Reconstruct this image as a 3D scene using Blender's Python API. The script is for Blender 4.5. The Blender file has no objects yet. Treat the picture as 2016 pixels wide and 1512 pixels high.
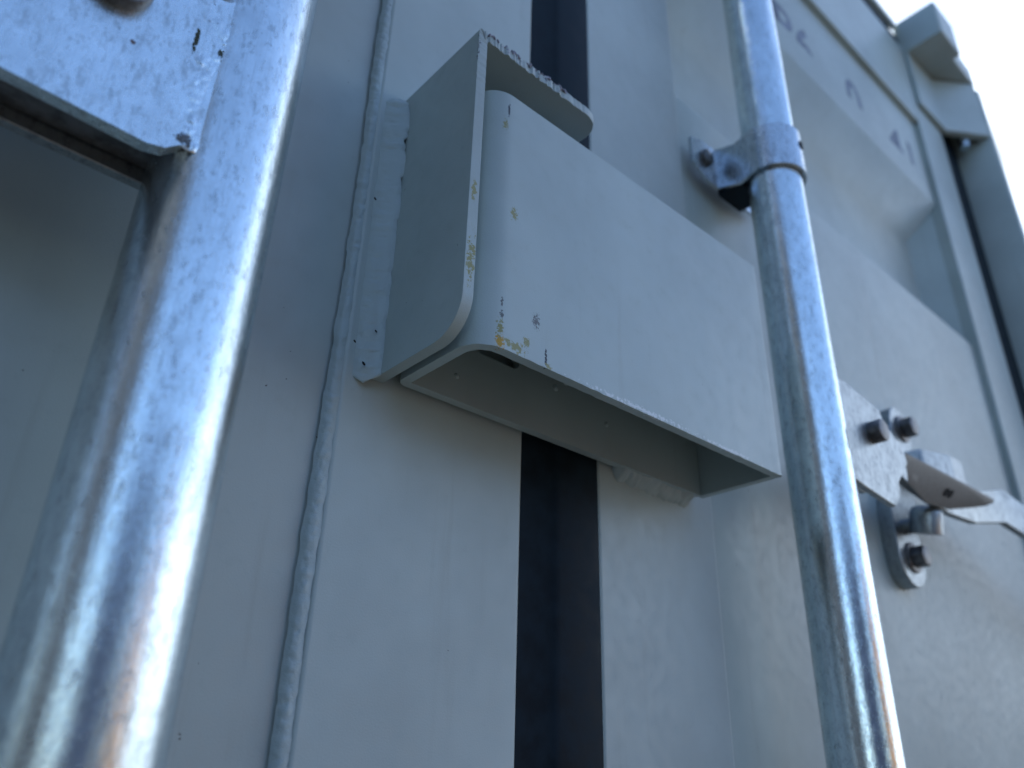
import bpy, bmesh, math, random
from mathutils import Vector, Matrix, noise
random.seed(7)
S = 0.0057            # all building numbers below are in units of 5.7 mm
sc = bpy.context.scene

# ------------------------------------------------------------------ camera
cam_d = bpy.data.cameras.new('camera'); cam = bpy.data.objects.new('camera', cam_d)
sc.collection.objects.link(cam); sc.camera = cam
R = [[0.7460175896959323, -0.6654119740520973, 0.026166020950130205],
     [0.31844935288970694, 0.3219652304554615, -0.8915875728283166],
     [0.5848484978969106, 0.6734725645234946, 0.45209173773223166]]
CAM = (-20.6865*S, -41.3450*S, -22.2854*S)
M = Matrix(((R[0][0], -R[1][0], -R[2][0], CAM[0]), (R[0][1], -R[1][1], -R[2][1], CAM[1]),
            (R[0][2], -R[1][2], -R[2][2], CAM[2]), (0, 0, 0, 1)))
cam.matrix_world = M
cam_d.sensor_width = 36; cam_d.lens = 36*1585.4/2016
cam_d.clip_start = 0.005; cam_d.clip_end = 3000
cam_d.dof.use_dof = True; cam_d.dof.focus_distance = 50.5*S; cam_d.dof.aperture_fstop = 9.5

# ------------------------------------------------------------------ light
SUN_EL, SUN_AZ = 52.0, 62.0      # sun stands behind the container, azimuth measured from +Y towards +X
w = bpy.data.worlds.new('World'); sc.world = w; w.use_nodes = True
nt = w.node_tree; nt.nodes.clear()
def N(t, ty, **k):
    n = t.nodes.new(ty)
    for a, b in k.items(): setattr(n, a, b)
    return n
sky = N(nt, 'ShaderNodeTexSky', sky_type='NISHITA', sun_disc=False)
sky.sun_elevation = math.radians(SUN_EL); sky.sun_rotation = math.radians(SUN_AZ)
sky.air_density = 1.0; sky.dust_density = 0.3; sky.ozone_density = 2.6; sky.altitude = 900
tc = N(nt, 'ShaderNodeTexCoord')
mp = N(nt, 'ShaderNodeMapping'); mp.inputs['Scale'].default_value = (1, 1, 2.2)
nz = N(nt, 'ShaderNodeTexNoise'); nz.inputs['Scale'].default_value = 1.9; nz.inputs['Detail'].default_value = 6
nz.inputs['Roughness'].default_value = .55
dt = N(nt, 'ShaderNodeVectorMath', operation='DOT_PRODUCT'); dt.inputs[1].default_value = (0.86, 0.44, -0.16)   # cloud bank lies towards the sun side
ad = N(nt, 'ShaderNodeMath', operation='MULTIPLY_ADD'); ad.inputs[1].default_value = 0.40
rp = N(nt, 'ShaderNodeMapRange', interpolation_type='SMOOTHSTEP'); rp.inputs['From Min'].default_value = .60; rp.inputs['From Max'].default_value = .80
mx = N(nt, 'ShaderNodeMixRGB'); mx.inputs['Color2'].default_value = (11.5, 13.6, 16.8, 1)
bg = N(nt, 'ShaderNodeBackground'); bg.inputs['Strength'].default_value = 0.10
out = N(nt, 'ShaderNodeOutputWorld'); L = nt.links.new
L(tc.outputs['Generated'], mp.inputs['Vector']); L(mp.outputs[0], nz.inputs['Vector'])
L(tc.outputs['Generated'], dt.inputs[0]); L(dt.outputs['Value'], ad.inputs[0]); L(nz.outputs['Fac'], ad.inputs[2])
nz2 = N(nt, 'ShaderNodeTexNoise'); nz2.inputs['Scale'].default_value = 4.5; nz2.inputs['Detail'].default_value = 5
rp2 = N(nt, 'ShaderNodeMapRange'); rp2.inputs['From Min'].default_value = .35; rp2.inputs['From Max'].default_value = .62
mx2 = N(nt, 'ShaderNodeMixRGB'); mx2.inputs['Color1'].default_value = (2.6, 2.9, 3.3, 1); mx2.inputs['Color2'].default_value = (8.0, 9.2, 10.9, 1)
L(mp.outputs[0], nz2.inputs['Vector']); L(nz2.outputs['Fac'], rp2.inputs['Value']); L(rp2.outputs[0], mx2.inputs['Fac']); L(mx2.outputs[0], mx.inputs['Color2'])
L(ad.outputs[0], rp.inputs['Value']); L(rp.outputs[0], mx.inputs['Fac']); L(sky.outputs[0], mx.inputs['Color1'])
L(mx.outputs[0], bg.inputs['Color']); L(bg.outputs[0], out.inputs['Surface'])
sl = bpy.data.lights.new('sun', 'SUN'); sl.energy = 4.0; sl.angle = math.radians(.5); sl.color = (1, .95, .87)
so = bpy.data.objects.new('sun', sl); sc.collection.objects.link(so)
e_, a_ = math.radians(SUN_EL), math.radians(SUN_AZ)
so.rotation_euler = Vector((math.sin(a_)*math.cos(e_), math.cos(a_)*math.cos(e_), math.sin(e_))).to_track_quat('Z', 'Y').to_euler()
so.location = (3, 3, 6)
sc.view_settings.view_transform = 'Standard'; sc.view_settings.look = 'None'
sc.view_settings.exposure = 1.72; sc.view_settings.gamma = 1
sc.view_settings.use_curve_mapping = False

# ------------------------------------------------------------------ materials
def new_mat(name):
    m = bpy.data.materials.new(name); m.use_nodes = True
    t = m.node_tree; b = t.nodes['Principled BSDF']
    tcn = N(t, 'ShaderNodeTexCoord'); mpn = N(t, 'ShaderNodeMapping')
    mpn.inputs['Scale'].default_value = (1/S, 1/S, 1/S)          # material space in building units
    t.links.new(tcn.outputs['Object'], mpn.inputs['Vector'])
    return m, t, b, mpn.outputs[0]
def nzn(t, vec, scale, detail=3, rough=.5, stretch=None):
    if stretch:
        q = N(t, 'ShaderNodeMapping'); q.inputs['Scale'].default_value = stretch; t.links.new(vec, q.inputs['Vector']); vec = q.outputs[0]
    n = N(t, 'ShaderNodeTexNoise'); n.inputs['Scale'].default_value = scale; n.inputs['Detail'].default_value = detail
    n.inputs['Roughness'].default_value = rough; t.links.new(vec, n.inputs['Vector']); return n.outputs['Fac']
def rng(t, v, a, b, c=0., d=1., smooth=True):
    r = N(t, 'ShaderNodeMapRange'); r.interpolation_type = 'SMOOTHSTEP' if smooth else 'LINEAR'
    for k, x in (('From Min', a), ('From Max', b), ('To Min', c), ('To Max', d)): r.inputs[k].default_value = x
    t.links.new(v, r.inputs['Value']); return r.outputs[0]
def mth(t, op, a, b=None):
    r = N(t, 'ShaderNodeMath', operation=op)
    for i, x in enumerate((a, b)):
        if x is None: continue
        if isinstance(x, (int, float)): r.inputs[i].default_value = x
        else: t.links.new(x, r.inputs[i])
    return r.outputs[0]
def mixc(t, f, a, b):
    r = N(t, 'ShaderNodeMixRGB')
    for k, x in (('Fac', f), ('Color1', a), ('Color2', b)):
        if isinstance(x, tuple): r.inputs[k].default_value = x + (1,) if len(x) == 3 else x
        elif isinstance(x, (int, float)): r.inputs[k].default_value = x
        else: t.links.new(x, r.inputs[k])
    return r.outputs[0]
def bump(t, b, layers):
    prev = None
    for h, strength, dist in layers:
        n = N(t, 'ShaderNodeBump'); n.inputs['Strength'].default_value = strength; n.inputs['Distance'].default_value = dist*S
        t.links.new(h, n.inputs['Height'])
        if prev: t.links.new(prev, n.inputs['Normal'])
        prev = n.outputs[0]
    t.links.new(prev, b.inputs['Normal'])
def patches(t, vec, col, plist):
    """paint chips, scuffs and rubbed yellow marks: (centre, radii, noise scale, coverage, colour)"""
    for c, r, ns, cov, colr in plist:
        q = N(t, 'ShaderNodeVectorMath', operation='SUBTRACT'); q.inputs[1].default_value = c; t.links.new(vec, q.inputs[0])
        q2 = N(t, 'ShaderNodeVectorMath', operation='DIVIDE'); q2.inputs[1].default_value = r; t.links.new(q.outputs[0], q2.inputs[0])
        ln = N(t, 'ShaderNodeVectorMath', operation='LENGTH'); t.links.new(q2.outputs[0], ln.inputs[0])
        inside = mth(t, 'SUBTRACT', 1.0, ln.outputs['Value'])
        n = nzn(t, vec, ns*.95, 6, .75)
        v = mth(t, 'ADD', mth(t, 'MULTIPLY', inside, .75), mth(t, 'ADD', mth(t, 'MULTIPLY', n, 3.4), -1.7+(cov-.80)))
        gate = rng(t, inside, -.12, .05)
        col = mixc(t, mth(t, 'MULTIPLY', rng(t, v, 0, .12), gate), col, colr)
    return col
YEL = (.45, .27, .01); PALE = (.26, .26, .10); DARK = (.02, .022, .03); GREY = (.12, .13, .13)
def paint(name, base=(.41, .485, .475), plist=(), rough=.40, grain=.5, specks=True):
    m, t, b, v = new_mat(name)
    big = nzn(t, v, .045, 4, .6); mid = nzn(t, v, .9, 4, .6)
    d = tuple(x*.86 for x in base); h = tuple(min(1, x*1.06) for x in base)
    col = mixc(t, rng(t, big, .3, .7), d, h)
    col = mixc(t, rng(t, mid, .55, .8, 0, .18), col, tuple(x*.72 for x in base))
    run = nzn(t, v, 1., 4, .6, (.55, .55, .035))
    col = mixc(t, rng(t, run, .58, .78, 0, .16), col, (.22, .21, .18))
    if specks:
        sp = nzn(t, v, 2.1, 1, .4); sp2 = nzn(t, v, 7., 2, .5)
        col = mixc(t, mth(t, 'MULTIPLY', rng(t, sp, .80, .81), rng(t, sp2, .5, .6)), col, (.07, .07, .065))
    col = patches(t, v, col, plist)
    t.links.new(col, b.inputs['Base Color'])
    t.links.new(rng(t, mid, .3, .75, rough-.05, rough+.10), b.inputs['Roughness'])
    b.inputs['Specular IOR Level'].default_value = .5
    peel = nzn(t, v, 9., 2, .5); fine = nzn(t, v, 26., 2, .5); wav = nzn(t, v, .22, 2, .4)
    bump(t, b, [(wav, .35, .22), (peel, grain*.5, .030), (fine, grain*.5, .012)])
    return m
def galv(name, base=(.74, .84, .88), rough=.11, stretch=(1, 1, .14), plist=(), streak=1.0, bs=1.):
    m, t, b, v = new_mat(name)
    cl = nzn(t, v, .8, 5, .65, (1, 1, .6)); fi = nzn(t, v, 3.0, 7, .75, (1, 1, .55)); stq = nzn(t, v, 7, 4, .6, stretch)
    mot = nzn(t, v, 2.3, 8, .8, (1, 1, .4)); grit = nzn(t, v, 13, 3, .6)
    col = mixc(t, rng(t, cl, .3, .72), tuple(x*.88 for x in base), tuple(min(1, x*1.08) for x in base))
    col = mixc(t, rng(t, mot, .49, .62, 0, .58), col, tuple(x*.42 for x in base))
    col = mixc(t, rng(t, fi, .50, .72, 0, .35), col, tuple(x*.55 for x in base))
    scr = nzn(t, v, 6.0, 4, .7, (1.6, 1.6, .04))
    col = mixc(t, rng(t, scr, .56, .64, 0, .40), col, tuple(x*.6 for x in base))
    arc = nzn(t, v, 6.0, 3, .6, (.25, .25, 1.8))
    col = mixc(t, rng(t, arc, .60, .68, 0, .35), col, tuple(min(1, x*1.3) for x in base))
    pit = nzn(t, v, 5.0, 2, .5)
    col = mixc(t, rng(t, pit, .735, .755, 0, .8), col, (.10, .09, .08))
    col = patches(t, v, col, plist)
    t.links.new(col, b.inputs['Base Color']); b.inputs['Metallic'].default_value = .92
    t.links.new(mth(t, 'ADD', rng(t, mot, .35, .7, rough-.02, rough+.14), rng(t, fi, .4, .8, 0, .14)), b.inputs['Roughness'])
    bump(t, b, [(cl, .10*bs, .08), (stq, .35*streak*bs, .022), (fi, .45*bs, .034), (grit, .3*bs, .010)])
    return m
def simple(name, base, rough=.5, metal=0., var=.25, scale=1.5, bstr=.3, bd=.03):
    m, t, b, v = new_mat(name)
    n = nzn(t, v, scale, 5, .6)
    t.links.new(mixc(t, rng(t, n, .3, .7), tuple(x*(1-var) for x in base), tuple(min(1, x*(1+var)) for x in base)), b.inputs['Base Color'])
    t.links.new(rng(t, n, .3, .7, rough-.06, rough+.08), b.inputs['Roughness']); b.inputs['Metallic'].default_value = metal
    if 'rubber' in name: b.inputs['Specular IOR Level'].default_value = .10
    bump(t, b, [(n, bstr, bd)])
    return m
M_DOOR = paint('grey_door_paint')
M_FRAME = paint('grey_frame_paint', grain=.7)
M_BOX = paint('grey_box_paint', base=(.395, .48, .475), grain=.6, rough=.37, plist=[
    ((6.4, -8.95, 1.95), (.42, .6, .55), 5.0, .62, YEL), ((6.35, -8.9, 2.9), (.34, .6, .9), 4.0, .50, PALE),
    ((7.6, -9, 2.05), (1.2, .5, .50), 4.5, .50, PALE), ((8.55, -9, 2.65), (.40, .5, .62), 4.5, .58, PALE),
    ((9.30, -9, 4.6), (.42, .5, .78), 7.0, .50, GREY), ((10.17, -9, 2.25), (.11, .5, .75), 6.0, .80, DARK),
    ((10.4, -9, 1.75), (.35, .5, .22), 6.0, .60, PALE),
    ((6.42, -9, 20.9), (.10, .5, .85), 7.0, .66, DARK), ((6.2, -9, 19.4), (.32, .5, 1.0), 6.0, .42, PALE),
    ((7.15, -9, 12.0), (.45, .5, .75), 6.0, .50, PALE), ((6.42, -9, 3.95), (.16, .5, .28), 4.0, .74, GREY),
    ((6.42, -9, 4.8), (.14, .5, .4), 6.0, .50, GREY),
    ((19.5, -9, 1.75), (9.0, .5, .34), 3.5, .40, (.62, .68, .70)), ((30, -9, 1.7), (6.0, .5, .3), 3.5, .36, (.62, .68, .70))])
M_SHROUD = paint('grey_shroud_paint', base=(.37, .45, .445), grain=1.1, rough=.42, plist=[
    ((3.5, -9.4, 11.7), (.26, .35, 1.0), 3.0, .66, PALE), ((3.55, -9.4, 6.6), (.42, .35, 2.6), 3.0, .54, PALE),
    ((3.0, -9.4, 14.5), (.12, .25, 9.5), 5.0, .42, DARK), ((3.1, -9.4, 24.5), (.3, .3, 2.0), 5.0, .44, DARK),
    ((6.5, -9.45, 26.2), (3.0, .25, .9), 4.0, .42, (.22, .22, .28)), ((9.5, -9.45, 26.1), (4.5, .22, .9), 3.0, .40, (.09, .085, .11)),
    ((4.55, -9.4, 26.5), (.22, .3, .3), 6.0, .60, YEL)])
M_WELD = paint('painted_weld', base=(.37, .455, .46), grain=1.3, rough=.36)
M_EDGE = simple('cut_steel_edge', (.16, .15, .14), .6, .1, .4, 3.0, .5, .05)
M_GALV = galv('galvanised_steel'); M_GALVR = galv('galvanised_tube', rough=.125)
M_GALVH = galv('galvanised_hardware', base=(.36, .39, .40), rough=.34, bs=.3)
M_GALVC = galv('galvanised_strap', base=(.60, .66, .70), rough=.22, bs=.15)
M_GALVP = galv('galvanised_plate', rough=.20, stretch=(1, 1, 1), plist=[
    ((-14.44, -9.3, 10.6), (.13, .7, 1.1), 4.0, .80, (.06, .055, .03)), ((-13.1, -9.3, 10.5), (.26, .9, .42), 4.0, .74, (.05, .05, .03)),
    ((-13.75, -9.3, 4.5), (.65, .9, .42), 3.0, .62, (.13, .12, .11)), ((-17.0, -9.3, 8.4), (.14, .5, .16), 3., .8, (.16, .10, .08))])
M_BOLT = simple('rusty_bolt_steel', (.15, .148, .15), .40, .75, .4, 1.2, .5, .06)
M_RUB = simple('black_door_rubber', (.008, .016, .023), .5, 0., .3, .5, .3, .04)
M_FLAP_SHADE = simple('shaded_flap_steel', (.11, .115, .12), .45, .3, .3, 2.)  # dark colour carries the shade under the flap
M_DARK = simple('container_interior', (.05, .055, .06), .8)
M_INK = simple('stencil_ink', (.15, .18, .24), .55, 0., .5, .6)
M_GROUND = simple('concrete_yard', (.032, .031, .029), .85, 0., .25, .02, .4, 1.)

# ------------------------------------------------------------------ mesh helpers
def coll(o): sc.collection.objects.link(o); return o
def obj(name, bm, mat, parent=None, label=None, smooth=True, angle=35, bevel=0, seg=2):
    me = bpy.data.meshes.new(name)
    bmesh.ops.remove_doubles(bm, verts=bm.verts, dist=1e-5)
    bmesh.ops.recalc_face_normals(bm, faces=bm.faces)
    for v in bm.verts: v.co *= S
    bm.to_mesh(me); bm.free()
    me.materials.append(mat)
    o = coll(bpy.data.objects.new(name, me))
    if parent is not None:
        o.parent = parent; o.matrix_parent_inverse = parent_world(parent).inverted()
    if label: o['label'] = label
    for p in me.polygons: p.use_smooth = smooth
    if bevel:
        b = o.modifiers.new('bevel', 'BEVEL'); b.width = bevel*S; b.segments = seg; b.limit_method = 'ANGLE'; b.angle_limit = math.radians(40)
        b.harden_normals = True
    elif smooth: me.set_sharp_from_angle(angle=math.radians(angle))
    return o
def parent_world(p):
    m = Matrix.Translation(p.location) if p.type == 'EMPTY' else Matrix.Identity(4)
    return m
def cut(o, bm2):
    """boolean hole, applied"""
    me2 = bpy.data.meshes.new('t'); bmesh.ops.recalc_face_normals(bm2, faces=bm2.faces)
    for v in bm2.verts: v.co *= S
    bm2.to_mesh(me2); bm2.free(); c = coll(bpy.data.objects.new('t', me2))
    m = o.modifiers.new('b', 'BOOLEAN'); m.object = c; m.operation = 'DIFFERENCE'; m.solver = 'EXACT'
    n = len(o.modifiers)
    if n > 1: o.modifiers.move(n-1, 0)
    keep = [x for x in o.modifiers if x.type == 'BEVEL']
    for x in keep: x.show_viewport = False
    dg = bpy.context.evaluated_depsgraph_get(); dg.update()
    nm = bpy.data.meshes.new_from_object(o.evaluated_get(dg))
    o.modifiers.remove(m); o.data = nm
    for x in keep: x.show_viewport = True
    bpy.data.objects.remove(c)
def box(bm, x0, x1, y0, y1, z0, z1):
    vs = [bm.verts.new((x, y, z)) for x in (x0, x1) for y in (y0, y1) for z in (z0, z1)]
    for f in ((0, 1, 3, 2), (4, 6, 7, 5), (0, 4, 5, 1), (2, 3, 7, 6), (0, 2, 6, 4), (1, 5, 7, 3)):
        bm.faces.new([vs[i] for i in f])
    return bm
def nb(): return bmesh.new()
AX = {'xy': lambda a, b, c: (a, b, c), 'xz': lambda a, b, c: (a, c, b), 'yz': lambda a, b, c: (c, a, b)}
def prism(bm, poly, c0, c1, plane='xy'):
    f = AX[plane]
    lo = [bm.verts.new(f(a, b, c0)) for a, b in poly]; hi = [bm.verts.new(f(a, b, c1)) for a, b in poly]
    n = len(poly)
    bm.faces.new(lo); bm.faces.new(hi)
    for i in range(n): bm.faces.new((lo[i], lo[(i+1) % n], hi[(i+1) % n], hi[i]))
    return bm
def round_path(pts, r, step=8):
    """polyline with rounded corners; r is one radius or a list per inner corner"""
    outp = [Vector(pts[0])]
    for i in range(1, len(pts)-1):
        p, a, b = Vector(pts[i]), Vector(pts[i-1]), Vector(pts[i+1])
        rr = r[i-1] if isinstance(r, (list, tuple)) else r
        u, v = (a-p).normalized(), (b-p).normalized()
        ang = u.angle(v); d = rr/math.tan(ang/2)
        if rr <= 0: outp.append(p); continue
        c = p+(u+v).normalized()*(rr/math.sin(ang/2))
        s0, s1 = p+u*d-c, p+v*d-c
        a0 = math.atan2(s0.y, s0.x); da = math.atan2(s1.y, s1.x)-a0
        while da > math.pi: da -= 2*math.pi
        while da < -math.pi: da += 2*math.pi
        for k in range(step+1):
            t = a0+da*k/step; outp.append(c+Vector((math.cos(t), math.sin(t)))*rr)
    outp.append(Vector(pts[-1])); return outp
def densify(path, step):
    o = [path[0]]
    for a, b in zip(path, path[1:]):
        n = max(1, int((b-a).length/step))
        for k in range(1, n+1): o.append(a+(b-a)*k/n)
    return o
def strip(bm, path, t, c0, c1, plane='xy', side=1):
    """bent sheet metal: a path offset by thickness t, extruded from c0 to c1 (numbers or functions of arc length, total, point)"""
    f = AX[plane]; n = len(path); L_ = [0.]
    for a, b in zip(path, path[1:]): L_.append(L_[-1]+(b-a).length)
    rows = []
    for i, p in enumerate(path):
        d0 = (path[i]-path[i-1]).normalized() if i else None
        d1 = (path[i+1]-path[i]).normalized() if i < n-1 else None
        d = d0 if d1 is None else d1 if d0 is None else (d0+d1).normalized()
        k = 1. if d0 is None or d1 is None else 1/max(.4, math.cos(d0.angle(d1)/2))
        nn = Vector((-d.y, d.x))*side*t*k
        q = p+nn
        a = c0(L_[i], L_[-1], p) if callable(c0) else c0
        b = c1(L_[i], L_[-1], p) if callable(c1) else c1
        rows.append([bm.verts.new(f(p.x, p.y, a)), bm.verts.new(f(q.x, q.y, a)), bm.verts.new(f(q.x, q.y, b)), bm.verts.new(f(p.x, p.y, b))])
    for r0, r1 in zip(rows, rows[1:]):
        for j in range(4): bm.faces.new((r0[j], r0[(j+1) % 4], r1[(j+1) % 4], r1[j]))
    bm.faces.new(rows[0]); bm.faces.new(rows[-1][::-1])
    return bm
def cyl(bm, c, axis, r, h, seg=40, bev=0., r2=None, hexa=False):
    """cylinder starting at c, running h along axis, top edge bevelled"""
    ax = Vector(axis).normalized(); q = ax.to_track_quat('Z', 'Y'); c = Vector(c)
    if hexa: seg = 6
    prof = [(r, 0), (r, h-bev), (r-bev*.3, h-bev*.3), (r-bev, h)] if bev else [(r, 0), (r2 or r, h)]
    rings = []
    for rr, z in prof: rings.append([bm.verts.new(c+q @ Vector((rr*math.cos(2*math.pi*i/seg), rr*math.sin(2*math.pi*i/seg), z))) for i in range(seg)])
    for a, b in zip(rings, rings[1:]):
        for i in range(seg): bm.faces.new((a[i], a[(i+1) % seg], b[(i+1) % seg], b[i]))
    bm.faces.new(rings[0][::-1]); bm.faces.new(rings[-1])
    return bm
def circle(cx, cy, r, a0=0, a1=360, n=16): return [(cx+r*math.cos(math.radians(a0+(a1-a0)*i/n)), cy+r*math.sin(math.radians(a0+(a1-a0)*i/n))) for i in range(n+1)]
def fbm(x, y=0, z=0): return noise.fractal(Vector((x, y, z)), 1., 2., 4)
def bead(bm, x_of_z, y, z0, z1, wid, hgt, step=.06, rip=.04, seed=0, ripf=5., nrm=(0, -1), ns=9, ex=.6):
    """weld bead running up z: half-round ridge with uneven width, height and crescent ripples"""
    nx, ny = nrm; tx, ty = -ny, nx
    rows = []; n = int((z1-z0)/step)
    for k in range(n+1):
        z = z0+(z1-z0)*k/n
        x = x_of_z(z)+.05*fbm(z*.35, seed)
        ww = wid*(1+.28*fbm(z*.5, seed+3)); hh = hgt*(1+.35*fbm(z*.7, seed+7))
        end = min(1, (z-z0)/.5, (z1-z)/.5)**.5 if k not in (0, n) else .15
        row = []
        for j in range(ns+1):
            s = -1+2*j/ns
            zz = z-.35*(1-s*s)*wid*.5
            h = (1-s*s)**ex*hh*end+(rip*math.sin(z*ripf+1.2*math.sin(z*1.7+seed))*(1-abs(s)) if 0 < j < ns else 0)
            h += .05*fbm(s*2+seed, z*2.2)*(1-s*s)
            row.append(bm.verts.new((x+tx*s*ww*end+nx*h, y+ty*s*ww*end+ny*h, zz)))
        rows.append(row)
    for a, b in zip(rows, rows[1:]):
        for j in range(ns): bm.faces.new((a[j], a[j+1], b[j+1], b[j]))
    bm.faces.new([r[0] for r in rows][::-1]+[r[-1] for r in rows]) if False else None
    return bm
def thing(name, label, cat, loc, group=None):
    o = coll(bpy.data.objects.new(name, None)); o.location = Vector(loc)*S; o.empty_display_size = .1
    o['label'] = label; o['category'] = cat
    if group: o['group'] = group
    return o

# ------------------------------------------------------------------ setting
GZ = -246
bm = nb(); vs = [bm.verts.new(p) for p in ((-60000, -60000, GZ), (60000, -60000, GZ), (60000, 60000, GZ), (-60000, 60000, GZ))]; bm.faces.new(vs)
g = obj('ground', bm, M_GROUND); g['kind'] = 'structure'

# ------------------------------------------------------------------ the container
C = thing('shipping_container', 'light grey steel shipping container seen close at its double doors, filling the picture', 'container', (20.55, 0, GZ))
CX = 20.55                                   # middle of the door gap
TOP = 145.2
# body behind the doors
bm = nb(); prof = []
x = 162; y = 4
while y < 900:
    prof += [(x, y), (x, y+10), (x-5, y+14), (x-5, y+22)]; y += 26
prof += [(x-6.5, y), (x-6.5, 4)]
prism(bm, prof, GZ+28, TOP-2); obj('side_wall', bm, M_FRAME, C)
bm = nb(); prism(bm, [(2*CX-a, b) for a, b in prof], GZ+28, TOP-2); obj('side_wall', bm, M_FRAME, C)
bm = nb(); box(bm, -122, 163, 4, 900, TOP-3, TOP-.8); obj('roof', bm, M_FRAME, C)
bm = nb(); box(bm, -122, 163, 4, 900, GZ+28, GZ+34); obj('floor_deck', bm, M_DARK, C)
bm = nb(); box(bm, -122, 163, 892, 898, GZ+34.5, TOP-3.5); obj('end_wall', bm, M_FRAME, C)
# header over the doors, sill below
bm = nb(); box(bm, -105, 133.4, 1.2, 9, 141.2, TOP+.9); box(bm, -105, 133.4, -.2, 1.0, 143.2, TOP); obj('header_beam', bm, M_FRAME, C, bevel=.25)
bm = nb(); box(bm, -122, 163, -3, 9, GZ+14, GZ+28); obj('sill_beam', bm, M_FRAME, C, bevel=.4)
# corner posts
def mx_(x): return 2*CX-x
for s in (1, -1):
    P = (lambda x: x) if s == 1 else mx_
    bm = nb(); prism(bm, [(P(a), b) for a, b in ((156.2, 6), (156.2, -7.0), (156.6, -7.5), (158.4, -7.5), (159, -6.8), (160, 12), (158, 12))], GZ+20, 134)
    obj('corner_post', bm, M_FRAME, C, bevel=.2)
    bm = nb(); a, b = sorted((P(133.8), P(144.2))); box(bm, a, b, -9, 0.9, 134.8, 145.0)
    a, b = sorted((P(144.4), P(157))); box(bm, a, b, -7.3, 14, 135.4, 141.4)
    oc = obj('corner_casting', bm, M_FRAME, C, bevel=.5)
    bm = nb(); a, b = sorted((P(134), P(168))); box(bm, a, b, -8.5, 20, GZ, GZ+20); obj('corner_casting', bm, M_FRAME, C, bevel=.5)
# gaskets
def rubber(name, prof, z0, z1, plane='xy', par=C):
    bm = nb(); prism(bm, prof, z0, z1, plane); return obj(name, bm, M_RUB, par, bevel=.12)
rubber('door_gasket', [(16.3, 2.5), (16.3, .8), (16.9, .6), (19.8, .55), (20.1, .35), (20.7, .22), (24.1, .02), (24.75, .12), (24.75, 2.5)], -214, 137.5)
for P in ((lambda x: x), mx_):
    rubber('door_gasket', [(P(a), b) for a, b in ((146.6, 3), (146.6, .6), (150, .2), (155.8, .5), (155.8, 3))], -214, 134)
rubber('door_gasket', [(.9, 137.7), (.2, 139), (.5, 141), (3, 141), (3, 137.7)], -105, 146, 'yz')

# doors -----------------------------------------------------------------
RECESS = [(55.8, 89.4), (-72, -38.5), (-190, -156)]
YP = 1.2
def door(s):
    P = (lambda x: x) if s == 1 else mx_
    d = coll(bpy.data.objects.new('door', None)); d.parent = C; d.matrix_parent_inverse = parent_world(C).inverted()
    d.location = (P(85)*S, 0, GZ*S+28*S)
    def part(name, bm, mat, **k):
        o = obj(name, bm, mat, None, **k); o.parent = d; o.matrix_parent_inverse = Matrix.Translation(d.location).inverted(); return o
    bm = nb()
    a, b = sorted((P(24.6), P(40.2))); box(bm, a, b, 0, 5.4, -213, 137.5)
    a, b = sorted((P(132.2), P(146.5))); box(bm, a, b, 0, 5.4, -213, 137.5)
    a, b = sorted((P(40.2), P(132.2))); box(bm, a, b, .004, 5.4, 112.4, 137.45); box(bm, a, b, .004, 5.4, -213, -205)
    part('door_frame', bm, M_FRAME, bevel=.35)
    # inset corrugated panel: rows of cross-section along z, columns along x
    zr = []; z = -206.
    rows = [(-206., 0, 0)]
    for z0, z1 in sorted(RECESS):
        rows += [(z0, 0, 0), (z0+6.3, 1, 1), (z1-7.6, 1, 1), (z1, 0, 0)]
    rows.append((113., 0, 0))
    bm = nb(); grid = []
    def col(x): return (P(x), YP)
    for z, dpt, _ in rows:
        y = YP+6.0*dpt; xi0, xi1 = (45.5, 129.0) if dpt else (41.0, 133.0)
        grid.append([bm.verts.new((P(x), yy, z)) for x, yy in ((39.9, YP), (41.0, YP), (xi0, y), (xi1, y), (133.0, YP), (134, YP))])
    for a, b in zip(grid, grid[1:]):
        for j in range(5):
            bm.faces.new((a[j], a[j+1], b[j+1], b[j]))
    bmesh.ops.remove_doubles(bm, verts=bm.verts, dist=1e-4)
    bmesh.ops.solidify(bm, geom=bm.faces[:], thickness=.35)
    po = part('door_panel', bm, M_DOOR, bevel=.9, seg=4)
    return d, part
D_R, part_r = door(1)
D_L, part_l = door(-1)
def addpart(d, name, bm, mat, **k):
    o = obj(name, bm, mat, None, **k); o.parent = d; o.matrix_parent_inverse = Matrix.Translation(d.location).inverted(); return o
# vertical seam welds
bm = nb(); bead(bm, lambda z: .72+.10*math.sin(z*.13)-.012*(25-z)*.3, -.0+.33, -60, 112, .50, .20, seed=1, rip=.014, ripf=7, nrm=(-.45, -.893), ex=1.5, ns=12)
addpart(D_L, 'seam_weld', bm, M_WELD, angle=80)
bm = nb(); bead(bm, lambda z: 40.5, .75, -60, 112, .75, .16, step=.15, seed=11, rip=.01, ripf=5, nrm=(.5, -.866), ex=1.5)
addpart(D_R, 'seam_weld', bm, M_WELD, angle=80)
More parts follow.
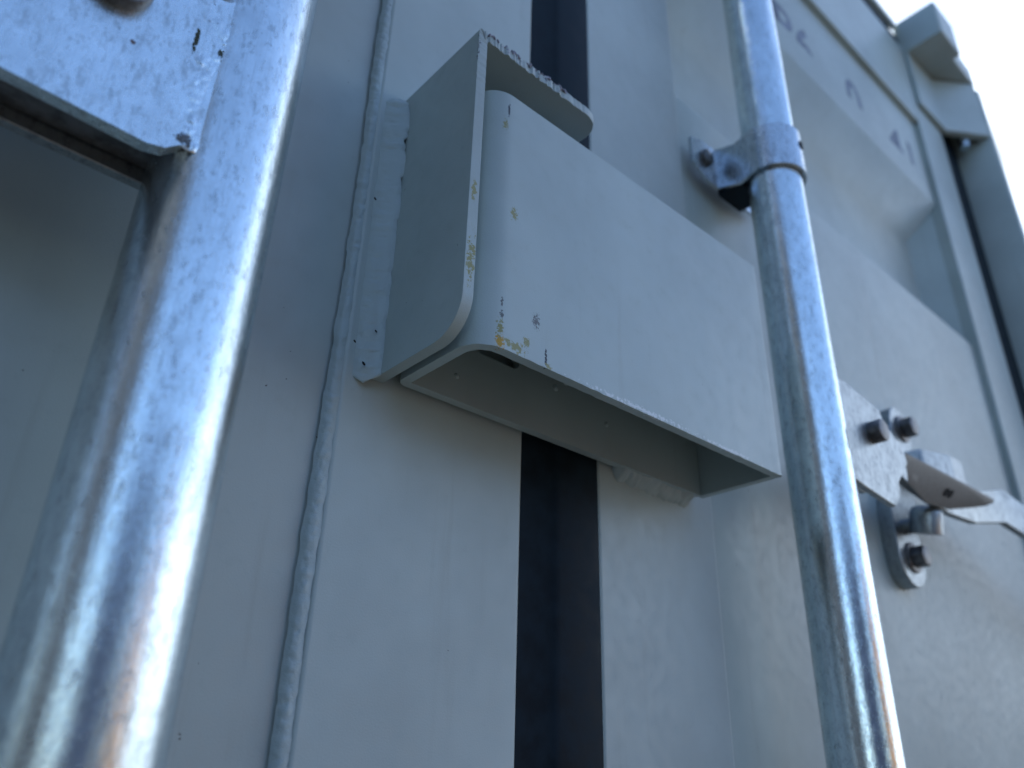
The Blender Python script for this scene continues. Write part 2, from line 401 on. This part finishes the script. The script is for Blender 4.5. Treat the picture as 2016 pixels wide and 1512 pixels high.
# stencilled number on the top of the right leaf
for ch_, lx in (('U', 65.5), ('P', 72.6), ('6', 79.6), ('0', 97.5), ('4', 114.6), ('1', 121.6)):
    f = bpy.data.curves.new('stencil_letter', 'FONT'); f.body = ch_
    f.size = 12.5*S; f.extrude = .02*S; f.offset = .26*S
    lo = coll(bpy.data.objects.new('stencil_letter', f)); lo.location = (lx*S, (YP-.04)*S, 93.2*S); lo.rotation_euler = (math.pi/2, 0, 0)
    bpy.context.view_layer.update()
    lm = bpy.data.meshes.new_from_object(lo.evaluated_get(bpy.context.evaluated_depsgraph_get())); lw = lo.matrix_world.copy(); bpy.data.objects.remove(lo)
    lm.transform(lw); lm.materials.clear(); lm.materials.append(M_INK)
    lo = coll(bpy.data.objects.new('stencil_letter', lm)); lo.parent = D_R; lo.matrix_parent_inverse = Matrix.Translation(D_R.location).inverted()
# hinges on the outer edge of the right leaf
def hinge(z0, z1, P, d):
    bm = nb(); prism(bm, [(P(a), b) for a, b in ((134, -.02), (134, -1.0), (146.5, -1.3), (155.4, -7.2), (156.1, -7.2), (156.1, -5.5), (148, -.02))], z0, z1)
    h = addpart(d, 'hinge', bm, M_FRAME, bevel=.3)
    return h
for z0, z1 in ((118.5, 135.2), (20-60, 35-60), (-170, -155)):
    hinge(z0, z1, lambda x: x, D_R)
    hinge(z0, z1, mx_, D_L)
for P, d in (((lambda x: x), D_R), (mx_, D_L)):
    bm = nb(); cyl(bm, (P(152.4), -2.6, 116.0), (0, 0, 1), 1.1, 2.6, 20, .2); addpart(d, 'bright_gap_pin', bm, M_GALV)  # shiny pin added in place of the bright sky gap under the hinge

# ------------------------------------------------------------------ lock box
def child(par, name, bm, mat, **k):
    o = obj(name, bm, mat, None, **k); o.parent = par; o.matrix_parent_inverse = Matrix.Identity(4) if par.type != 'EMPTY' else Matrix.Translation(par.matrix_parent_inverse @ par.location if False else par.location).inverted(); return o
XL, XR, ZT, ZB, F, T = 4.585, 37.37, 22.455, 1.551, 9.0, .72
LB = coll(bpy.data.objects.new('lock_box', None)); LB.parent = C; LB.matrix_parent_inverse = parent_world(C).inverted(); LB.location = (20*S, 0, 2*S)
LB['label'] = 'grey welded steel lock box bridging the two doors'
# bent sheet: right rear -> right front -> left front -> left rear
path = round_path([(XR, -.9), (XR, -F), (XL, -F), (XL, -.55), (10, -.55)], [.35, 2.15, .75], 12)
path = densify(path, .35)
def zlow(l, tot, p):
    return ZB+(.05*fbm(l*1.3, 5) if p.y < -8 else .02*fbm(l*2, 9))
bm = nb(); strip(bm, path, T, zlow, ZT, 'xy', side=-1)
ob = child(LB, 'box_cover', bm, M_BOX, bevel=.10)
bm = nb(); prism(bm, [(10.002, ZB+.01), (XR-.75, ZB+.01), (XR-.75, ZT), (10.002, ZT)], -.55-T+.002, -.552, 'xz')
bk = child(LB, 'back_plate', bm, M_BOX)
sl_ = [(a, b) for a, b in circle(14.2, 6.6, .62, 90, -90, 10)]+[(a, b) for a, b in circle(11.2, 6.6, .62, -90, -270, 10)]
bm = nb(); prism(bm, sl_, -3, 2, 'xz'); cut(bk, bm)
bk.data.materials.clear(); bk.data.materials.append(M_BOX)
for p in bk.data.polygons: p.use_smooth = False
# top cap (closed top, just under the rim)
bm = nb(); box(bm, XL+T+.05, XR-T-.05, -F+T+.05, -.55-T, ZT-1.6, ZT-.9); child(LB, 'top_plate', bm, M_BOX)
# fillet weld under the back plate
def blob_strip(bm, x0, x1, z, seed, h=.9, d=.55, y=-.02, step=.12):
    rows = []; n = int((x1-x0)/step)
    for k in range(n+1):
        xx = x0+(x1-x0)*k/n; e = min(1, (xx-x0)/.7, (x1-xx)/.7+.25)**.5 if 0 < k else .05
        row = []
        for j in range(8):
            s = j/7
            r = 1+.30*fbm(xx*1.1, s*1.5, seed)
            row.append(bm.verts.new((xx, y-d*(1-s)**.7*e*r, z-h*(s**1.2)*e*r+.03*math.sin(xx*9+s*3))))
        rows.append(row)
    for a, b in zip(rows, rows[1:]):
        for j in range(7): bm.faces.new((a[j], a[j+1], b[j+1], b[j]))
bm = nb(); blob_strip(bm, 26.3, 36.6, ZB+.25, 4, h=1.15, d=1.15)
wb = child(LB, 'weld_bead', bm, M_WELD, angle=80)
# dimples/ weld spatter inside the back plate
for x, z, r in ((9.0, 3.4, .22), (18.6, 5.9, .3), (19.7, 6.7, .26), (24.4, 4.6, .22)):
    bm = nb(); bmesh.ops.create_icosphere(bm, subdivisions=2, radius=r, matrix=Matrix.Translation((x, -.55-T, z)) @ Matrix.Diagonal((1, .55, 1, 1)))
    child(LB, 'weld_spatter', bm, M_BOX, angle=80)
# bright worn lower front lip
# shroud on the left door: side plate + top plate bent from one sheet
XS, ZST, ZSB, FS, XST = 3.111, 26.39, 1.451, 9.285, 15.9
TS = .80
path = round_path([(XS, ZSB), (XS, ZST), (XST, ZST)], [.35], 6)
path = densify(path, .11)
tot_l = (ZST-ZSB)+(XST-XS)
def y_front(l, tot, p):
    y = -FS
    r = 2.6
    if l < r: y += r-math.sqrt(max(0, r*r-(r-l)**2))
    rb = 1.7
    if tot-l < rb: u = rb-(tot-l); y += rb-math.sqrt(max(0, rb*rb-u*u))
    if p.y > ZST-.1 and l > 24.5:                     # torch-cut front edge of the top plate
        k = min(1, (l-24.5)/1)*(1 if p.x < 11.5 else .35)
        y += k*(.16*fbm(p.x*1.6, 1)+.12*fbm(p.x*5, 2))
    elif p.y > 20: y += .05*fbm(p.y*3, 2)
    return y
bm = nb(); strip(bm, path, TS, y_front, -.02, 'xz', side=-1)
# drop of molten metal at the notch
sh = child(LB, 'shroud', bm, M_SHROUD, bevel=.07)
sh['label'] = 'angled side shroud of the lock box, welded to the left door'
bm = nb()
rnd = random.Random(3)
for k in range(46):
    xx = 3.8+rnd.random()**.8*8.2; r = .05+.11*rnd.random()
    bmesh.ops.create_icosphere(bm, subdivisions=2, radius=r, matrix=Matrix.Translation((xx, -FS+.02+.1*rnd.random(), ZST-.12+.18*rnd.random())) @ Matrix.Rotation(rnd.random()*3, 4, 'Y') @ Matrix.Diagonal((1.9, 1.1, .8, 1)))
M_SLAG = simple('cutting_slag', (.20, .20, .24), .5, .2, .6, 3., .8, .1)
child(LB, 'cutting_slag', bm, M_SLAG, angle=80)
# fillet weld between shroud and door
bm = nb(); bead(bm, lambda z: 2.3-.005*z, -.36, 1.0, 25.6, 1.15, .18, seed=21, rip=.02, ripf=4.0, nrm=(-.62, -.785), ns=14)
sw = child(LB, 'weld_bead', bm, M_WELD, angle=80)
M_HOLE_SHADE = simple('hole_shade', (.012, .014, .016), .9)  # near-black colour standing for the shade inside holes and pits
for x, y, z, r in ((1.97, -.72, 1.95, .10), (2.45, -.95, 4.45, .07), (1.25, -.5, 3.4, .07), (1.35, -.55, 15.1, .08)):
    bm = nb(); bmesh.ops.create_icosphere(bm, subdivisions=2, radius=r, matrix=Matrix.Translation((x, y, z)) @ Matrix.Rotation(.7, 4, 'Y') @ Matrix.Diagonal((1.7, .8, .8, 1)))
    child(LB, 'pinhole_shade', bm, M_HOLE_SHADE)  # dark dot for the shade in a weld pit

# ------------------------------------------------------------------ locking bars
def holder(name, loc, label=None):
    o = coll(bpy.data.objects.new(name, None)); o.parent = C; o.matrix_parent_inverse = parent_world(C).inverted(); o.location = Vector(loc)*S
    if label: o['label'] = label
    return o
YR = -6.3
def bar(x, y, r, label):
    bm = nb(); seg = 96; rings = []
    zs = [-235+i*3 for i in range(int(375/3)+1)]
    for z in zs: rings.append([bm.verts.new((x+r*math.cos(2*math.pi*i/seg), y+r*math.sin(2*math.pi*i/seg), z)) for i in range(seg)])
    for a, b in zip(rings, rings[1:]):
        for i in range(seg): bm.faces.new((a[i], a[(i+1) % seg], b[(i+1) % seg], b[i]))
    bm.faces.new(rings[0][::-1]); bm.faces.new(rings[-1])
    h = holder('locking_bar', (x, y, -235), label)
    child(h, 'bar_tube', bm, M_GALVR)
    return h
B1 = bar(-11.25, -6.9, 3.19, 'thick galvanised locking bar of the left door')
B2 = bar(48.9, -6.4, 3.03, 'galvanised locking bar of the right door')

def clamp(h, x, y, r, z0, z1, s=1):
    """bearing strap: ear on the door, web, arc over the bar, web, ear"""
    ro = r+.55
    P = [(x-s*8.4, -.05), (x-s*2.4, -.05)]
    P = [(x-6.2, -.1), (x-1.2, -.1)]
    arc = circle(x, y, ro-.45, 200, 340, 20)
    pts = [Vector((x-7.0, -.15)), Vector((x-2.3, -.15))]
    # web from ear corner out to the left tangent of the ring
    p = round_path([(x-7.2, -.15), (x-1.9, -.15), (x-3.15, y+.4)], [.5], 5)
    p += [Vector(q) for q in circle(x, y, ro-.45, 172, 368, 26)]
    q2 = round_path([(x+3.15, y+.4), (x+1.9, -.15), (x+7.2, -.15)], [.5], 5)
    p += q2
    p = densify(p, .3)
    def drop(pt):
        return 1.5*min(1., max(0., (-.7-pt.y)/3.))
    def zz0(l, tot, pt):
        c = -drop(pt)
        if pt.x < x-4.6 and l < tot/2: c += (x-4.6-pt.x)*.55
        if pt.x > x+4.6 and l > tot/2: c += (pt.x-x-4.6)*.55
        return z0+c
    def zz1(l, tot, pt):
        c = drop(pt)
        if pt.x < x-4.6 and l < tot/2: c += (x-4.6-pt.x)*.3
        if pt.x > x+4.6 and l > tot/2: c += (pt.x-x-4.6)*.3
        return z1-c
    bm = nb(); strip(bm, p, .42, zz0, zz1, 'xy', side=-1)
    c = child(h, 'bar_clamp', bm, M_GALVC, bevel=.12)
    bm = nb(); prism(bm, [(x-1.8, -.02), (x+2.6, -.02), (x+2.9, y+1.7), (x+1.2, y+r+.15), (x-1.2, y+r+.15), (x-2.7, y+1.7)], z0-.5, z1-1.6)
    child(h, 'strap_shade_block', bm, M_RUB, bevel=.1)  # black block added to give the deep shadow inside the strap
    bm = nb(); cyl(bm, (x-4.7, -.6, (z0+z1)/2+.2), (0, -1, 0), 1.05, .65, 28, .3)
    child(h, 'rivet', bm, M_BOLT)
    bm = nb(); a = math.radians(-78); cyl(bm, (x+math.cos(a)*(ro-.2), y+math.sin(a)*(ro-.2), (z0+z1)/2-.6), (math.cos(a), math.sin(a), 0), .55, .26, 20)
    child(h, 'clamp_hole_shade', bm, M_HOLE_SHADE)  # dark disc laid on the strap for the shade in its hole
clamp(B2, 48.9, -6.4, 3.03, 42.6, 48.6)
clamp(B1, -11.25, -6.9, 3.19, 42.6, 48.6)

def hub(h, x, y, r, s):
    """handle hub welded to the bar: front and back plates, s=-1 plates run to the left"""
    zb, zt = 3.5, 16.5
    if s == -1:
        front = [(x-1.7, zb+1.3), (x-2.5, zb+.7), (x-3.2, zb+.05), (x-4.0, zb-.15), (x-13.5, zb+.2), (x-16, zb+3), (x-16, zt-3), (x-13, zt), (x-3.4, zt), (x-1.7, zt-.6)]
    else:
        front = [(x+.2, 4.6), (x+3.3, 4.2), (x+8.6, 3.7), (x+10.2, 5.2), (x+10.6, 6.8), (x+13.6, 9.6), (x+13.2, 11.2), (x+9.6, 13.2), (x+9.2, 14.4), (x+2.6, 15.2), (x+.2, 15.2)]
    yf = -9.52 if s == -1 else -9.35
    bm = nb(); prism(bm, front, yf+.02, yf+.74, 'xz')
    fp = child(h, 'hub_front_plate', bm, M_GALVP if s == -1 else M_GALVH, bevel=.16, seg=3)
    back = [(x+s*2.0, zb+.2), (x+s*13, zb+.3), (x+s*15, zb+3), (x+s*15, zt-3), (x+s*12, zt-.2), (x+s*2.0, zt-.2)] if s == -1 else \
           [(x+3.4, 6.0), (x+8.2, 5.6), (x+9.8, 6.8), (x+9.4, 13.6), (x+2.2, 14.6)]
    bm = nb(); prism(bm, back, -6.0 if s == -1 else -6.8, -5.35 if s == -1 else -6.2, 'xz'); child(h, 'hub_back_plate', bm, M_GALVH, bevel=.12)
    return fp, yf
fp1, yf1 = hub(B1, -11.25, -6.9, 3.19, -1)
# window punched through the front plate of the near hub
bm = nb(); prism(bm, circle(-13.9, 15.1, 1.0, 0, 342, 18), -12, -8.9, 'xz'); 
cut(fp1, bm); 
fp2, yf2 = hub(B2, 48.9, -6.4, 3.03, 1)
# rivets through the hubs
bm = nb(); cyl(bm, (-18.35, yf1+.05, 11.4), (0, -1, 0), 1.6, .75, 56, .16); child(B1, 'rivet', bm, M_BOLT, label=None)
bm = nb(); cyl(bm, (55.3, yf2+.05, 10.9), (0, -1, 0), 1.15, 1.3, 36, .15); child(B2, 'rivet', bm, M_BOLT)
# near handle folded into its hub, coloured dark for the shade in the gap
bm = nb(); box(bm, -60, -13.6, -8.76, -6.03, 4.5, 8.6); box(bm, -13.598, -12.2, -8.76, -6.03, 4.9, 12); child(B1, 'handle_bar', bm, M_BOLT, bevel=.15)
# uneven fillet weld joining plate and tube on the near hub
bm = nb(); bead(bm, lambda z: -13.4+.5*math.sin(z*.5+1), yf1+.05, 4.3, 13.6, .5, .05, step=.05, seed=31, rip=.016, ripf=10, nrm=(-.06, -.998), ns=12)
child(B1, 'weld_bead', bm, M_GALVP, angle=80)
for (x, z, sx, sz) in ((-13.2, 12.3, .8, .9), (-12.75, 10.9, .45, .9), (-13.5, 4.5, .7, .5), (-13.8, 9.6, .4, .8)):
    bm = nb(); bmesh.ops.create_icosphere(bm, subdivisions=4, radius=1, matrix=Matrix.Translation((x, yf1+.05, z)) @ Matrix.Diagonal((sx, .07, sz, 1)))
    for v in bm.verts: v.co += v.normal*.05*fbm(v.co.x*3, v.co.y*3, v.co.z*3)
    child(B1, 'weld_lump', bm, M_GALVP, angle=80)

# handle of the right-hand bar, pivoting in its hub and running right along the door
H = holder('door_handle', (55.3, -7.5, 10.9), 'galvanised handle bar reaching right from the far locking bar')
rows = []
sec = [((62, -6.0, 10.4), (62, -6.0, 12.0)), ((72, -4.8, 10.2), (72, -4.8, 12.4)), ((81, -4.8, 9.3), (82, -5.0, 12.6)), ((88, -5.2, 9.6), (89, -5.6, 14.0)),
       ((98.3, -5.5, 11.9), (99.8, -5.7, 17.0)), ((103, -7.3, 9.8), (106, -7.3, 14.4)), ((150, -16, -1), (152, -16, 3.4))]
bm = nb()
for lo_, hi_ in sec:
    rows.append([bm.verts.new(lo_), bm.verts.new((lo_[0], lo_[1]-1.1, lo_[2]-.1)), bm.verts.new((hi_[0], hi_[1]-1.1, hi_[2]-.1)), bm.verts.new(hi_)])
for a, b in zip(rows, rows[1:]):
    for j in range(4): bm.faces.new((a[j], a[(j+1) % 4], b[(j+1) % 4], b[j]))
bm.faces.new(rows[0]); bm.faces.new(rows[-1][::-1])
child(H, 'handle_bar', bm, M_GALVH, bevel=.2)
# handle catch bolted to the door
K = holder('handle_catch', (80.5, 0, 1), 'bolted handle catch with a hinged flap on the right door')
bp = [(77.0, 4.6)]+circle(80.4, 4.4, 3.4, 180, 360, 16)+[(83.8, 9), (87.2, 20)]+circle(85.0, 23.4, 3.0, 0, 180, 14)+[(80.6, 20), (77.0, 10)]
bm = nb(); prism(bm, bp, -.7, YP, 'xz'); child(K, 'base_plate', bm, M_GALVH, bevel=.15)
for x, z in ((80.4, 4.6), (85.3, 23.3)):
    bm = nb(); cyl(bm, (x, -.7, z), (0, -1, 0), 1.9, .3, 30, .08); cyl(bm, (x, -1.0, z), (0, -1, 0), 1.35, 1.5, 6, .18); child(K, 'bolt', bm, M_BOLT)
bm = nb(); cyl(bm, (79.6, -3.2, 6.9), (-.15, -.25, 1), 1.9, 3.4, 36, .9); cyl(bm, (80.0, -.7, 8.4), (0, -1, 0), 1.0, 2.6, 24); child(K, 'catch_boss', bm, M_GALVH, angle=60)
# hinged flap over the handle, underside shade put into its colour, discs as slots
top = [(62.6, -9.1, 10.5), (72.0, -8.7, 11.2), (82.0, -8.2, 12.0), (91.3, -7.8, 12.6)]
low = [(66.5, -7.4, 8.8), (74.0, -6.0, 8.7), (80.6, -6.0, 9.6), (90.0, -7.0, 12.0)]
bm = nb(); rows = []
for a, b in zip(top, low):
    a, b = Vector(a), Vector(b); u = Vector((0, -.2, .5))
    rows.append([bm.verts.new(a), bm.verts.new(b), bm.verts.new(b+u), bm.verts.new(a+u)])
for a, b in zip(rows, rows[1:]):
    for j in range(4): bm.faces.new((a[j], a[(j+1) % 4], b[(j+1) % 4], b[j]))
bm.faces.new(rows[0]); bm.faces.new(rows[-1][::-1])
child(K, 'flap', bm, M_FLAP_SHADE, bevel=.12)
for t_ in (.48, .63):
    a = Vector(top[1]).lerp(Vector(top[2]), t_); b = Vector(low[1]).lerp(Vector(low[2]), t_); c_ = a.lerp(b, .42)
    nrm_ = (Vector(top[2])-Vector(top[1])).cross(Vector(low[1])-Vector(top[1])).normalized()
    if nrm_.z > 0: nrm_ = -nrm_
    bm = nb(); cyl(bm, c_+nrm_*.02, nrm_, .55, .05, 16); child(K, 'slot_shade', bm, M_HOLE_SHADE)  # dark disc on the flap for the shade in a slot
# curled spring arm above the handle
bm = nb(); strip(bm, densify(round_path([(78.5, -1.0), (80.5, -4.2), (88, -5.2), (94, -4.4), (95.2, -2.0)], [1.2, 3.0, 1.6], 8), .6), .5, lambda l, t, p: 14.2+.12*l, lambda l, t, p: 17.6+.12*l, 'xy', side=1)
child(K, 'spring_arm', bm, M_GALVH, bevel=.12)

# ------------------------------------------------------------------ unseen containers added to shape tube reflections and darken left-facing surfaces
def added_container(label, x, y, w_, l_, h_, col, rot=0):
    o = thing('unseen_container', label, 'container', (x, y, GZ), 'containers added out of view to shape reflections and shade')
    m = simple(label.split()[0]+'_container_paint', col, .5, 0., .15, .05)
    bm = nb(); pr_ = []; n = int(w_/30)
    for i in range(n):
        a = -w_/2+w_*i/n; q = w_/n
        pr_ += [(a, 0), (a+q*.35, 0), (a+q*.5, -6), (a+q*.85, -6)]
    pr_ += [(w_/2, 0), (w_/2, -l_), (-w_/2, -l_)]
    prism(bm, [(x+a, y+b) for a, b in pr_], GZ+20, GZ+h_-15)
    ob_ = obj('side_wall', bm, m, None, smooth=False); ob_.parent = o; ob_.matrix_parent_inverse = Matrix.Translation(o.location).inverted()
    bm = nb()
    box(bm, x-w_/2-4, x+w_/2+4, y-l_, y+3, GZ, GZ+20); box(bm, x-w_/2-4, x+w_/2+4, y-l_, y+3, GZ+h_-15, GZ+h_)
    for a in (-w_/2-4, w_/2-18): box(bm, x+a, x+a+22, y-l_, y+4, GZ+19, GZ+h_-14)
    ob_ = obj('frame', bm, m, None, smooth=False); ob_.parent = o; ob_.matrix_parent_inverse = Matrix.Translation(o.location).inverted()
    return o
added_container('navy container added out of view for the dark reflection in the bars', -150, -640, 560, 430, 440, (.012, .02, .05))  # added stand-in for the photographer's dark stripe in the tubes
added_container('orange container added out of view for the orange reflection in the bars', 430, -640, 230, 430, 400, (.50, .20, .03))  # added only to give the tubes an orange stripe
added_container('charcoal container added out of view to block sky light from the left', -480, -40, 240, 260, 640, (.010, .013, .018))  # added to block sky and darken surfaces facing left
